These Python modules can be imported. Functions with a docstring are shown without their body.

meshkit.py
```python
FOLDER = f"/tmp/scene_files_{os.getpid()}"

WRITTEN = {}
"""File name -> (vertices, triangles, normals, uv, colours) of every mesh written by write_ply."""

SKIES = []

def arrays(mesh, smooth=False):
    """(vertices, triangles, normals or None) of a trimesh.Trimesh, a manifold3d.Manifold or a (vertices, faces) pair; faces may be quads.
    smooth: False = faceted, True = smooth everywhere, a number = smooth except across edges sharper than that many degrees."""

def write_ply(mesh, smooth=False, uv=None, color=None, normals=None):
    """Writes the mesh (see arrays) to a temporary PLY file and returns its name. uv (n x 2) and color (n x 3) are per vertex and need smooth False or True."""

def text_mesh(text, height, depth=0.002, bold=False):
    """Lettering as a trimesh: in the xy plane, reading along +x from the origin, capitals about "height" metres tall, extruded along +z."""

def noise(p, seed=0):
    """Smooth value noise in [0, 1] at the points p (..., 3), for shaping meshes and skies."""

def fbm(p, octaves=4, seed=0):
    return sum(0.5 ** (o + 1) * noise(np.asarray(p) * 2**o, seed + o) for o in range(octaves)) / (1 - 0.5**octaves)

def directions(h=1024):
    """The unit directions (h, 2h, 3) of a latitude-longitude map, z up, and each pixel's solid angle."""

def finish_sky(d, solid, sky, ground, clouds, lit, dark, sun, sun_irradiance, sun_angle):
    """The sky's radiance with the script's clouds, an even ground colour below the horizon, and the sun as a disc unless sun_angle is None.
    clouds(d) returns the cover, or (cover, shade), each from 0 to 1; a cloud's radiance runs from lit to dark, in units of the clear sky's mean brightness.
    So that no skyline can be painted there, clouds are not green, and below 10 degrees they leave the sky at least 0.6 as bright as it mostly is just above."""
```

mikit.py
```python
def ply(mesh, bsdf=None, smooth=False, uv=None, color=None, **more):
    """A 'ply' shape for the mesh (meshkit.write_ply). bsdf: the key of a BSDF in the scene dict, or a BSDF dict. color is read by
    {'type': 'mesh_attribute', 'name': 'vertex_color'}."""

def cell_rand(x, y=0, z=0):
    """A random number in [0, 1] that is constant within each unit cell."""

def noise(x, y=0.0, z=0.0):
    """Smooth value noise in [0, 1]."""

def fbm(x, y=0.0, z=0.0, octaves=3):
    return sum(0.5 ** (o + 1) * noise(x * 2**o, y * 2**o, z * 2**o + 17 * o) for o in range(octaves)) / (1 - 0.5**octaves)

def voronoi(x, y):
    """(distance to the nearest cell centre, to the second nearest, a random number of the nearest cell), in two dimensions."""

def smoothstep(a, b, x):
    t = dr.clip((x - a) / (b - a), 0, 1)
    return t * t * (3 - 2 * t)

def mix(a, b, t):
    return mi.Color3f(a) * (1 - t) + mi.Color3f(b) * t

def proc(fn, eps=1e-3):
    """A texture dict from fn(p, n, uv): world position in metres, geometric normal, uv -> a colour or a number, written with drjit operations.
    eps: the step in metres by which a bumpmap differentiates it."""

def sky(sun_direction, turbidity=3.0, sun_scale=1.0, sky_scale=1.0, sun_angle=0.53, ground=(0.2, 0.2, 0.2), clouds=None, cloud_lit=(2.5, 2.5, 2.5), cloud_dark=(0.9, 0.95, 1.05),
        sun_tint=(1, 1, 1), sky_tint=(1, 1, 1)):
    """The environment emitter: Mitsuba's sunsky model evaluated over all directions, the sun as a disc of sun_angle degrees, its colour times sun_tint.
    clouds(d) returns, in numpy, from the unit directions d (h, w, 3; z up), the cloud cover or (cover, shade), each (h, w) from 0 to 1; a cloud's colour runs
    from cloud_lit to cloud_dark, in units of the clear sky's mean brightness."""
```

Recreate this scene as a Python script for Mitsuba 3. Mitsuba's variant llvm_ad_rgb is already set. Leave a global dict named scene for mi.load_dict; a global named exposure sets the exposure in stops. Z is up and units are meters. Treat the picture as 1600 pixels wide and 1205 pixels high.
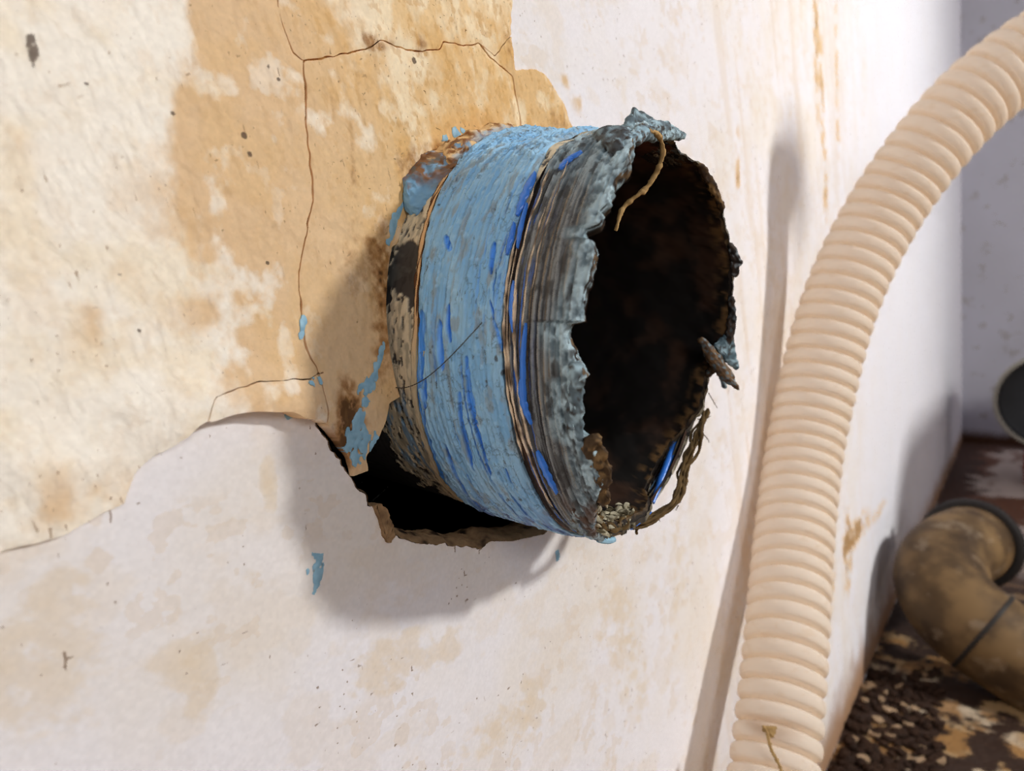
import math
import numpy as np
import trimesh, shapely, shapely.ops
from shapely.geometry import Polygon, LineString, Point
from scipy.spatial import Delaunay
import drjit as dr
import mitsuba as mi
import manifold3d as m3
import mikit, meshkit
from mikit import noise, fbm, smoothstep, mix

scene, labels = {'type': 'scene'}, {}

# ---------------------------------------------------------------- camera
# World: x runs along the stained wall towards the room's corner, y points into that wall, z up; metres.
# Shapes are worked out in millimetres from the point where the drain pipe's axis meets the wall's face.
Z0 = 355.4                                   # height of that point above the floor
F = 1050.0                                   # focal length in pixels of the 1600 x 1205 frame
def unit(v):
    v = np.asarray(v, float)
    return v / np.linalg.norm(v)
_ex = unit([770, -74.5, F]); _ed = unit([770, (770**2 + F * F) / 74.5, F]); _en = unit(np.cross(_ed, _ex))
W = np.c_[_ex, -_en, -_ed]                   # columns: the world's axes seen from the camera (right, down, forward)
CAM = np.array([-165.93, -117.335, -9.06])
right, down, fwd = W.T @ [1, 0, 0], W.T @ [0, 1, 0], W.T @ [0, 0, 1]
cam_m = (CAM + [0, 0, Z0]) / 1000
M = np.eye(4); M[:3, 0], M[:3, 1], M[:3, 2], M[:3, 3] = -right, -down, fwd, cam_m
scene['camera'] = {'type': 'thinlens', 'fov': 2 * math.degrees(math.atan(800 / F)), 'fov_axis': 'x', 'to_world': mi.ScalarTransform4f(M),
                   'aperture_radius': 0.00065, 'focus_distance': 0.165, 'near_clip': 0.01, 'far_clip': 50.0}

# ---------------------------------------------------------------- light
exposure = 0.02
LAMP = np.array([545.0, -1150.0, 580.0])
scene['room_light'] = {'type': 'constant', 'radiance': {'type': 'rgb', 'value': [0.235, 0.222, 0.240]}}
scene['ceiling_lamp'] = {'type': 'sphere', 'center': ((LAMP + [0, 0, Z0]) / 1000).tolist(), 'radius': 0.055,
                         'emitter': {'type': 'area', 'radiance': {'type': 'rgb', 'value': [385, 378, 362]}},
                         'bsdf': {'type': 'diffuse', 'reflectance': {'type': 'rgb', 'value': 0.7}}}
scene['added_fill_globe'] = {'type': 'sphere', 'center': ((np.array([-480.0, -720.0, 260.0]) + [0, 0, Z0]) / 1000).tolist(), 'radius': 0.12,  # added soft fill with no known source; brightens left wall and pipe side
                       'emitter': {'type': 'area', 'radiance': {'type': 'rgb', 'value': [11.0, 10.7, 10.4]}},
                       'bsdf': {'type': 'diffuse', 'reflectance': {'type': 'rgb', 'value': 0.7}}}
labels['added_fill_globe'] = {'label': 'added unseen fill light globe in the room to the left of the pipe', 'category': 'lamp'}
labels['ceiling_lamp'] = {'label': 'round white glowing lamp hanging out in the room opposite the wall', 'category': 'lamp'}

# ---------------------------------------------------------------- helpers
def lin(r, g, b):
    return [((x / 255 / 12.92) if x < 10.3 else ((x / 255 + 0.055) / 1.055) ** 2.4) for x in (r, g, b)]
def L3(r, g, b):
    return mi.Color3f(*lin(r, g, b))
def ray(px, py):
    return W.T @ np.array([(px - 800) / F, (py - 602.5) / F, 1.0])
def at(px, py, depth):                       # a point in mm, depth in mm in front of the lens
    return CAM + ray(px, py) * depth
def on_wall(px, py, y=0.0):                  # (x, z) in mm where a sight line meets the wall
    r = ray(px, py)
    p = CAM + r * (y - CAM[1]) / r[1]
    return p[[0, 2]]
def wl(pts):
    return [tuple(on_wall(*p)) for p in pts]
def to_m(v):
    return (np.asarray(v, float) + [0, 0, Z0]) / 1000
def add(key, v, f, bsdf, smooth=30, color=None, label=None, category=None, group=None, kind=None):
    k, n = key, 0
    while k in scene:
        n += 1; k = f'{key}_{n:03d}'
    scene[k] = mikit.ply((to_m(v), np.asarray(f)), bsdf, smooth=True if color is not None and smooth else smooth, color=color)
    d = {a: b for a, b in (('label', label), ('category', category), ('group', group), ('kind', kind)) if b}
    if d: labels[k] = d
    return k
def quads(nu, nv, closed_u=False):
    i, j = np.meshgrid(np.arange(nu if closed_u else nu - 1), np.arange(nv - 1), indexing='ij')
    a, b = i * nv + j, ((i + 1) % nu) * nv + j
    return np.stack([a, b, b + 1, a + 1], -1).reshape(-1, 4)
def tri(q):
    return np.vstack([q[:, [0, 1, 2]], q[:, [0, 2, 3]]])
def fb(p, octaves=4, seed=0):
    return meshkit.fbm(np.asarray(p, float), octaves, seed)
def nz(*c, seed=0):
    return meshkit.noise(np.stack(np.broadcast_arrays(*c), -1), seed)
def fbn(*c, o=4, seed=0):
    return fb(np.stack(np.broadcast_arrays(*c), -1), o, seed)
def sst(a, b, x):
    t = np.clip((x - a) / (b - a), 0, 1)
    return t * t * (3 - 2 * t)
def lerp(a, b, t):
    return np.asarray(a) * (1 - t[..., None]) + np.asarray(b) * t[..., None]
def spline(pts, n):
    from scipy.interpolate import CubicSpline
    p = np.asarray(pts, float)
    s = np.r_[0, np.cumsum(np.linalg.norm(np.diff(p[:, :3], axis=0), axis=1))]
    cs = CubicSpline(s, p)
    t = np.linspace(0, s[-1], n)
    return cs(t), t
def frames(c):
    T = np.gradient(c, axis=0); T /= np.linalg.norm(T, axis=1, keepdims=True)
    N = np.empty_like(c); n = unit(np.cross(T[0], [0.3, 0.2, 0.93]))
    for i in range(len(c)):
        n = unit(n - T[i] * (n @ T[i])); N[i] = n
    return T, N, np.cross(T, N)
def tube(pts, rad, sides=8, n=None, cap=True, wob=0.0, seed=0):
    c, s = (np.asarray(pts, float), None) if n is None else spline(pts, n)
    T, N, B = frames(c)
    a = np.arange(sides) * 2 * np.pi / sides
    rad = np.atleast_1d(np.asarray(rad, float)); rad = np.interp(np.linspace(0, 1, len(c)), np.linspace(0, 1, len(rad)), rad) if len(rad) > 1 else np.full(len(c), rad[0])
    r = rad[:, None] * np.ones(sides)
    if wob:
        r = r * (1 + wob * (nz(np.arange(len(c))[:, None] * .7, np.cos(a)[None] * 1.7, np.sin(a)[None] * 1.7, seed=seed) - .5) * 2)
    v = c[:, None] + r[..., None] * (np.cos(a)[None, :, None] * N[:, None] + np.sin(a)[None, :, None] * B[:, None])
    k = len(c)
    i, j = np.meshgrid(np.arange(k - 1), np.arange(sides), indexing='ij')
    q = np.stack([i * sides + j, i * sides + (j + 1) % sides, (i + 1) * sides + (j + 1) % sides, (i + 1) * sides + j], -1).reshape(-1, 4)
    v, f = v.reshape(-1, 3), tri(q)
    if cap:
        v = np.vstack([v, c[0], c[-1]]); m = k * sides
        e = np.arange(sides); e2 = (e + 1) % sides
        f = np.vstack([f, np.c_[e2, e, np.full(sides, m)], np.c_[e + (k - 1) * sides, e2 + (k - 1) * sides, np.full(sides, m + 1)]])
    return v, f
def join(ms):
    vs, fs, o = [], [], 0
    for v, f in ms:
        vs.append(v); fs.append(np.asarray(f) + o); o += len(v)
    return np.vstack(vs), np.vstack(fs)
def blob(pts, step=1.0, amp=1.0, freq=0.3, seed=0, it=6):
    """A lump: the hull of spheres (x, y, z, r), refined, relaxed and roughened."""
    h = None
    s = []
    for x, y, z, r in pts:
        s.append(m3.Manifold.sphere(r, 16).translate((x, y, z)))
    m = m3.Manifold.batch_hull(s).refine_to_length(step)
    mm = m.to_mesh(); t = trimesh.Trimesh(mm.vert_properties[:, :3], mm.tri_verts, process=True)
    trimesh.smoothing.filter_taubin(t, iterations=it)
    v, n = np.array(t.vertices), np.array(t.vertex_normals)
    d = (fb(v * freq, 4, seed) - .5) * 2 * amp
    return v + n * d[:, None], np.array(t.faces)
rng = np.random.default_rng(7)

# the drain pipe's own frame: axis PN (out of the wall), E1 towards the near side, E2 up
PN = np.array([-0.03575674, -0.99493397, -0.09395664]); PN = unit(PN)
E1 = unit(np.array([-1.0, 0, 0]) + PN * PN[0]); E2 = np.cross(E1, PN); E2 = E2 if E2[2] > 0 else -E2
def cyl(th, a, R):
    th, a, R = np.broadcast_arrays(np.radians(th), a, R)
    return a[..., None] * PN + R[..., None] * (np.cos(th)[..., None] * E1 + np.sin(th)[..., None] * E2)
def pipe_coords(px, py, R=55.0, far=False):  # (angle, distance along the axis) where a sight line meets the pipe
    r = ray(px, py); rp = r - PN * (r @ PN); op = CAM - PN * (CAM @ PN)
    A, B, C = rp @ rp, 2 * rp @ op, op @ op - R * R
    k = (-B + (1 if far else -1) * math.sqrt(max(B * B - 4 * A * C, 0))) / (2 * A)
    p = CAM + k * r
    return math.degrees(math.atan2(p @ E2, p @ E1)), p @ PN

# ---------------------------------------------------------------- materials
def two(b):
    return {'type': 'twosided', 'bsdf': b}
def pbr(fn, rough=0.6, spec=0.4, bump=None, scale=0.0003, eps=3e-4, **kw):
    b = {'type': 'principled', 'base_color': mikit.proc(fn) if callable(fn) else fn, 'roughness': rough, 'specular': spec, **kw}
    if bump is not None:
        b = {'type': 'bumpmap', 'arbitrary': mikit.proc(bump, eps), 'scale': scale, 'bsdf': b}
        b = {'type': 'bumpmap', 'tex': b['arbitrary'], 'scale': scale, 'nested': b['bsdf']}
    return two(b)
def vc(rough=0.6, spec=0.4, **kw):
    return two({'type': 'principled', 'base_color': {'type': 'mesh_attribute', 'name': 'vertex_color'}, 'roughness': rough, 'specular': spec, **kw})
def rgb(r, g, b):
    return {'type': 'rgb', 'value': lin(r, g, b)}

def g2(x, z, cx, cz, sx, sz=None):           # a soft spot on the wall, millimetres
    sz = sx if sz is None else sz
    return dr.exp(-0.5 * (dr.square((x - cx) / sx) + dr.square((z - cz) / sz)))
def spots(x, z, lst):
    t = mi.Float(0)
    for (cx, cz, sx, sz, k) in lst:
        t = t + k * g2(x, z, cx, cz, sx, sz)
    return t
def wsp(l):
    return [(*on_wall(px, py), sx, sz, k) for px, py, sx, sz, k in l]

# stains on the bare white wall and on the yellowed coat, each at its place on the wall
WALL_STAINS = wsp([(610, 1035, 9, 5, .8), (700, 1010, 6, 4, .55), (830, 1110, 7, 7, .5), (30, 1020, 5, 5, .5), (300, 1015, 4, 4, .45), (310, 1085, 3, 5, .5), (110, 920, 4, 3, .45),
                   (960, 960, 16, 20, .35), (1060, 900, 10, 40, .35), (1000, 1080, 20, 22, .3), (395, 915, 3, 4, .35), (420, 765, 1.5, 5, .8), (760, 1150, 20, 8, .35), (100, 1090, 12, 9, .35)])
RUST = wsp([(1340, 828, 42, 8, 1.7), (1325, 860, 14, 26, 1.3), (1300, 880, 10, 24, .8), (1372, 800, 40, 6, .7), (1312, 720, 5, 30, .5), (1275, 60, 7, 40, .9), (1284, 160, 6, 45, .7), (1290, 290, 5, 26, .75), (1307, 100, 6, 50, .5), (1255, 30, 8, 30, .3), (1310, 225, 5, 12, .6), (1350, 130, 18, 60, .2), (1060, 60, 10, 30, .15), (1154, 240, 4, 14, .45), (1152, 275, 3, 6, .5), (905, 160, 5, 4, .4), (890, 130, 4, 1.5, .6)])
def wall_color(p, n, uv):
    x, z, y = p.x * 1000, p.z * 1000 - Z0, p.y * 1000
    base = mix(L3(234, 232, 236), L3(231, 225, 219), smoothstep(.35, .75, fbm(x / 45, z / 45, 3, 4)))
    base = mix(base, L3(224, 210, 192), smoothstep(.54, .68, fbm(x / 12 + 7, z / 9, 5, 5)) * .26)
    base = mix(base, L3(218, 200, 178), smoothstep(.6, .64, fbm(x / 5 + 7, z / 4, 25, 4)) * smoothstep(.45, .6, fbm(x / 25, z / 20, 15, 3)) * .3)
    base = mix(base, L3(221, 205, 187), smoothstep(.56, .75, fbm(x / 9 + z / 30, z / 70, 9, 4)) * smoothstep(120, 220, x) * .5)
    base = mix(base, L3(216, 216, 224), smoothstep(260, 800, x) * .85)  # bluish paint tone, greyed further to stand in for weaker lamp light
    w = .1 + 1.8 * fbm(x / 4.5 + z / 12, z / 4, 8, 5)
    st = spots(x, z, WALL_STAINS) * w
    base = mix(base, L3(221, 203, 176), smoothstep(.26, .46, st) * dr.minimum(.75, .2 + .55 * st))
    ru = spots(x, z, RUST) * 2.1 * smoothstep(.25, .75, fbm(x / 7, z / 9, 2, 5))
    base = mix(base, L3(212, 170, 98), smoothstep(.12, .9, ru) * .7)
    base = mix(base, L3(140, 98, 44), smoothstep(1.0, 1.6, ru) * .7)
    foot = 1 - smoothstep(8, 22 + 75 * fbm(x / 24, z / 24, 4, 4), z + Z0)        # the grime line along the floor
    base = mix(base, L3(150, 108, 66), foot * .9)
    sp = noise(x / 1.1, z / 1.1, 31)
    base = mix(base, L3(120, 92, 66), smoothstep(.93, .97, sp) * smoothstep(.5, .65, noise(x / 9, z / 9, 2)) * .75)
    fine = fbm(x / .8, z / .8, 1, 2)
    return base * (.95 + .1 * fine)
def wall_relief(p, n, uv):
    x, z = p.x * 1000, p.z * 1000
    return .5 * fbm(x / 1.6, z / 1.6, 3, 3) + .9 * fbm(x / 14 + z / 40, z / 22, 5, 2)
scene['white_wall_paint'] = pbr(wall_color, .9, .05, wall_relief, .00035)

COAT = wsp([(392, 170, 8, 22, .75), (372, 245, 8, 14, .6), (405, 300, 8, 8, .5), (430, 60, 9, 9, .65), (330, 40, 4, 8, .35), (560, 260, 30, 22, .3), (640, 60, 30, 18, .22), (470, 330, 9, 30, .35), (440, 560, 9, 9, .5), (545, 380, 14, 20, .55), (540, 570, 12, 20, .9), (560, 640, 12, 18, 1.0),
            (845, 170, 22, 16, .85), (720, 150, 28, 24, .2), (150, 505, 2, 3, .25), (60, 800, 8, 6, .26), (150, 790, 8, 4, .2), (20, 210, 1.5, 3, .2), (290, 470, 25, 20, .25), (600, 400, 9, 22, .7), (575, 520, 8, 20, .6)])
BROWN = wsp([(575, 70, 3, 1.6, 1.0), (655, 75, 2, 2.5, .8), (535, 650, 3, 6, 1.15), (530, 690, 4, 6, .6), (540, 430, 2, 8, .35), (545, 245, 1.2, 8, .5), (515, 160, 1, 5, .4), (610, 70, 3, 1.5, .5), (790, 75, 3, 7, .5), (870, 190, 8, 4, .5), (700, 245, 7, 3, .8), (640, 262, 5, 4, .7), (575, 400, 4, 8, .5), (600, 440, 3, 12, .6), (590, 560, 3, 8, .5)])
DARK = wsp([(45, 78, .75, 2.1, 1.2), (377, 213, .6, .6, 1.1), (386, 243, .5, .5, 1.1), (264, 180, .5, .4, .9), (183, 430, .5, .4, .8), (136, 119, .6, .4, .6), (131, 134, .7, .35, .6), (415, 107, .5, .6, .9), (431, 127, .5, .5, .9), (85, 430, .6, .6, .3), (642, 96, .8, .8, 1.0), (414, 412, .4, .4, 1), (213, 517, .5, .4, .8)])
def coat_color(p, n, uv):
    x, z = p.x * 1000, p.z * 1000 - Z0
    warm = smoothstep(-88, -26, x + 20 * (fbm(x / 15 + z / 40, z / 15, 1, 6) - .4) + .3 * (z - 30))
    base = mix(L3(249, 243, 231), L3(240, 220, 184), warm)
    base = mix(base, L3(243, 226, 194), smoothstep(.42, .74, fbm(x / 8, z / 8, 6, 6)) * .5)
    base = mix(base, L3(222, 178, 112), smoothstep(.5, .72, fbm(x / 6 + 5, z / 8, 16, 5)) * (.06 + .5 * warm))
    st = spots(x, z, COAT) * (.3 + 1.4 * smoothstep(.25, .75, fbm(x / 6 + 3, z / 7, 3, 6)))
    base = mix(base, L3(214, 168, 102), smoothstep(.08, .95, st) * .72)
    br = spots(x, z, BROWN) * (.2 + 1.6 * fbm(x / 1.6, z / 1.8, 13, 4))
    base = mix(base, L3(150, 98, 44), smoothstep(.25, .9, br) * .8)
    base = mix(base, L3(70, 44, 22), smoothstep(.8, 1.25, br) * .8)
    streak = smoothstep(.58, .74, fbm(x / 1.7 + z / 6, z / 2.4 - x / 9, 4, 4))
    base = mix(base, L3(196, 150, 86), streak * (.1 + .34 * warm))
    sp = noise(x / .55, z / .55, 31)
    base = mix(base, L3(112, 74, 38), smoothstep(.92, .97, sp) * smoothstep(.45, .7, noise(x / 5, z / 5, 2)) * (.25 + .6 * warm))
    sp2 = noise(x / .75 + z / 2.6, z / 1.3 - x / 2, 41)
    base = mix(base, L3(150, 118, 84), smoothstep(.9, .97, sp2) * smoothstep(.4, .62, noise(x / 7, z / 7, 12)) * .7)
    dk = spots(x, z, DARK) * (.45 + 1.1 * fbm(x / .8, z / .8, 4, 2))
    base = mix(base, L3(86, 68, 56), smoothstep(.55, .8, dk) * .85)
    return base * (.94 + .12 * fbm(x / .7, z / .7, 1, 2))
def coat_relief(p, n, uv):
    x, z = p.x * 1000, p.z * 1000
    return .6 * fbm(x / 1.3 + z / 8, z / 2.6, 3, 3) + .5 * fbm(x / 5, z / 5, 5, 3)
scene['yellowed_coat'] = pbr(coat_color, .8, .12, coat_relief, .0008)
scene['crack_dirt'] = pbr(lambda p, n, uv: mix(L3(120, 76, 34), L3(196, 144, 82), fbm(p.x * 300, p.z * 300, 2, 3)), .8, .2)
def fibre(p, n, uv):
    x, y, z = p.x * 1000, p.y * 1000, p.z * 1000
    c = mix(L3(104, 78, 54), L3(170, 138, 102), fbm(x / 2, y / 1.2, z / 2, 4))
    return mix(c, L3(44, 32, 24), smoothstep(.52, .75, fbm(x / 5, y / 4 + 9, z / 4, 3)))
scene['torn_board'] = pbr(fibre, .85, .2)
scene['near_black'] = two({'type': 'diffuse', 'reflectance': rgb(22, 18, 16)})  # even near-black for the hollow and the disc in the pipe
scene['pipe_paint'] = vc(.5, .45)
scene['rough_crust'] = vc(.75, .3)
scene['dark_liner'] = pbr(lambda p, n, uv: mix(L3(20, 15, 12), L3(66, 40, 26), smoothstep(.42, .8, fbm(p.x * 90, p.y * 90, p.z * 90, 5))), .7, .3, lambda p, n, uv: fbm(p.x * 400, p.y * 400, p.z * 400, 3), .0012)
scene['blue_plastic'] = two({'type': 'principled', 'base_color': rgb(52, 122, 220), 'roughness': .3, 'specular': .6})
scene['blue_smear'] = pbr(lambda p, n, uv: mix(L3(112, 158, 184), L3(160, 200, 220), fbm(p.x * 700, p.z * 700, p.y * 700, 3)), .55, .4)
scene['dry_fibre'] = pbr(lambda p, n, uv: mix(L3(122, 92, 52), L3(206, 172, 116), fbm(p.x * 500, p.y * 500, p.z * 500, 3)), .8, .2)
scene['strand_fibre'] = pbr(lambda p, n, uv: mix(L3(110, 90, 70), L3(226, 206, 178), smoothstep(.3, .6, fbm(p.x * 260, p.y * 260, p.z * 260, 3))), .6, .3)
scene['brown_fibre'] = pbr(lambda p, n, uv: mix(L3(46, 34, 20), L3(120, 96, 58), fbm(p.x * 500, p.y * 500, p.z * 500, 3)), .8, .2)
scene['grey_fibre'] = pbr(lambda p, n, uv: mix(L3(84, 76, 56), L3(182, 176, 152), smoothstep(.35, .65, fbm(p.x * 350, p.y * 350, p.z * 350, 3))), .8, .2)
scene['hair'] = two({'type': 'principled', 'base_color': rgb(48, 44, 44), 'roughness': .5})

# ---------------------------------------------------------------- setting: wall with the hole, coat, floor, back wall
def jag(line, step=0.6, amp=0.5, freq=0.6, seed=0):
    """The polyline resampled and made ragged."""
    ls = LineString(line); n = max(2, int(ls.length / step))
    p = np.array([ls.interpolate(t, normalized=True).coords[0] for t in np.linspace(0, 1, n)])
    d = np.c_[fb(np.c_[p * freq, np.zeros(n)], 4, seed), fb(np.c_[p * freq, np.ones(n) * 7], 4, seed + 5)] - .5
    w = np.minimum(1, np.minimum(np.arange(n), np.arange(n)[::-1]) / 4)[:, None]
    return p + 2 * amp * d * w
circle = np.array([(a := math.radians(t)) and (56.3 * math.cos(a), 56.3 * math.sin(a)) or (56.3, 0) for t in range(0, 360, 3)])
gap_line = wl([(600, 610), (560, 640), (487, 652), (502, 678), (522, 706), (545, 744), (562, 768), (578, 788), (596, 808), (610, 832), (640, 848), (690, 850), (724, 854), (748, 858), (764, 846), (800, 846), (850, 835), (880, 800), (850, 600)])
gap = Polygon(np.vstack([jag(gap_line[2:15], .5, .9, .5, 3), gap_line[15:], gap_line[:2]])).buffer(0)
hole = Polygon(circle).union(gap).buffer(.01)
if hole.geom_type != 'Polygon': hole = max(hole.geoms, key=lambda g: g.area)
hole = Polygon(hole.exterior)
XC = 2560.4
board = Polygon([(-700, -Z0), (XC, -Z0), (XC, 1300), (-700, 1300)]).difference(hole)
bm = trimesh.creation.extrude_polygon(board, 14.0, engine='earcut')
v = np.array(bm.vertices); v = np.c_[v[:, 0], v[:, 2], v[:, 1]]
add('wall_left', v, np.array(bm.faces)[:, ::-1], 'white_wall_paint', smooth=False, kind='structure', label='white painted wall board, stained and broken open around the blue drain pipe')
# torn brown edge of the board all round the hole: a rough lining, thicker at the bottom
ring = np.array(hole.exterior.coords)[:-1]
ls = LineString(hole.exterior.coords); n = 520
rp = np.array([ls.interpolate(t, normalized=True).coords[0] for t in np.arange(n) / n])
cen = np.array([-8.0, -12.0])
inward = cen - rp; inward /= np.linalg.norm(inward, axis=1, keepdims=True)
rows = []
for k, dy in enumerate(np.linspace(-.3, 15, 12)):
    u = k / 11
    amt = .25 + 3.2 * math.sin(math.pi * min(u * 1.1, 1)) ** .7 * (.35 + .9 * fb(np.c_[rp / 5, np.full(n, k * .45)], 4, 11)) * sst(-30, -50, rp[:, 1])
    q = rp + inward * (amt * (1 if 0 < k else .3))[:, None]
    rows.append(np.c_[q[:, 0], np.full(n, dy) + .8 * (fb(np.c_[rp / 2, np.full(n, k)], 3, 4) - .5), q[:, 1]])
v = np.stack(rows, 1).reshape(-1, 3)
add('wall_left__torn_edge', v, tri(quads(n, 12, True)), 'torn_board', label='brown torn edge of the broken board', smooth=40)
fl = np.array(wl([(581, 790), (590, 786), (602, 797), (610, 818), (613, 838), (603, 850), (596, 838), (590, 812)]))
def slab(poly2, y0, y1, amp=.3, seed=0, step=.7):
    """A ragged-edged slab lying in the wall's plane between depths y0 and y1."""
    pg = Polygon(jag(np.vstack([poly2, poly2[:1]]), step, amp, .8, seed)).buffer(0)
    pg = pg if pg.geom_type == 'Polygon' else max(pg.geoms, key=lambda g: g.area)
    m = trimesh.creation.extrude_polygon(Polygon(pg.exterior), y1 - y0, engine='earcut')
    m = m.subdivide_to_size(max(step * 2.5, .8))
    v = np.array(m.vertices); v = np.c_[v[:, 0], v[:, 2] + y0, v[:, 1]]
    v[:, 1] += (fb(v * .9, 3, seed) - .5) * min(1.0, (y1 - y0))
    return v, np.array(m.faces)[:, ::-1]
add('wall_left__torn_flap', *slab(fl, -1.0, 2.0, .4, 5), 'torn_board', smooth=40, label='dark brown torn scrap hanging at the bottom left of the hole')
# dark cavity behind the board
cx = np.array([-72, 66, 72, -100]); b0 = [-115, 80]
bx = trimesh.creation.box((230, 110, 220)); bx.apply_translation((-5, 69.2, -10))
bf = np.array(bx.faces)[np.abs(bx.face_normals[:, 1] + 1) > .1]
add('wall_left__cavity', np.array(bx.vertices), bf, 'near_black', smooth=False, label='dark hollow behind the wall')

# the yellowed coat: one region cut by its cracks into separate pieces
edge_low = wl([(0, 862), (60, 845), (110, 828), (150, 803), (188, 788), (196, 762), (208, 735), (232, 712), (262, 695), (300, 664), (345, 648), (390, 641), (430, 643), (470, 654), (482, 656), (500, 668), (522, 692), (540, 716), (546, 744)])
edge_in = [tuple(q) for q in jag(wl([(572, 735), (566, 714), (574, 699), (588, 680), (598, 655), (603, 630)]), .6, .5, .6, 23)]
edge_up = wl([(900, 212), (884, 190), (878, 168), (860, 140), (846, 118), (822, 108), (800, 110), (798, 80), (794, 40), (797, 0)])
big = [tuple(on_wall(800, -160)), (-420, 190), (-420, -150)]
start = on_wall(-60, 885)
outer_ring = np.vstack([[(-420, -95), tuple(start)], jag([tuple(start)] + edge_low, .7, .55, .35, 21), edge_in, [(0, 0), (40, 36)],
                        jag(edge_up, .7, .8, .35, 22), [tuple(on_wall(792, -160)), (-420, 190)]])
region = Polygon(outer_ring).buffer(0).difference(Polygon(circle / 56.3 * np.where(circle[:, 1:] > 20, 53.2, 55.9)))
region = region if region.geom_type == 'Polygon' else max(region.geoms, key=lambda g: g.area)
crack_px = [[(418, -120), (426, -30), (430, 10), (442, 55), (455, 85), (470, 97)],
            [(470, 97), (500, 92), (540, 84), (575, 76), (590, 64), (620, 76), (655, 81), (685, 79), (690, 66), (705, 70), (728, 73), (745, 68)],
            [(470, 97), (473, 150), (477, 210), (483, 270), (486, 315), (478, 350), (470, 385), (464, 430), (466, 480), (470, 520), (474, 548), (486, 575), (489, 610), (493, 640), (495, 690)],
            [(745, 68), (760, 88), (782, 106), (798, 120), (803, 150), (809, 180), (813, 230)],
            [(745, 68), (770, 88), (790, 62), (805, 50)],
            [(496, 582), (470, 592), (435, 594), (388, 597), (352, 610), (322, 619), (316, 640), (308, 662), (304, 680)]]
wid = [.12, .14, .2, .24, .1, .1]
cuts = []
for i, c in enumerate(crack_px):
    j = jag(wl(c), .5, .45, .5, 40 + i)
    segs = [LineString(j[k:k + 2]).buffer(wid[i] * (.5 + 1.1 * float(nz(k * .23, i, 0, seed=3))), quad_segs=2) for k in range(len(j) - 1)]
    cuts.append(shapely.ops.unary_union(segs))
cut = shapely.ops.unary_union(cuts)
pieces = [g for g in region.difference(cut).geoms if g.area > 8]
pieces.sort(key=lambda g: -g.area)
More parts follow.
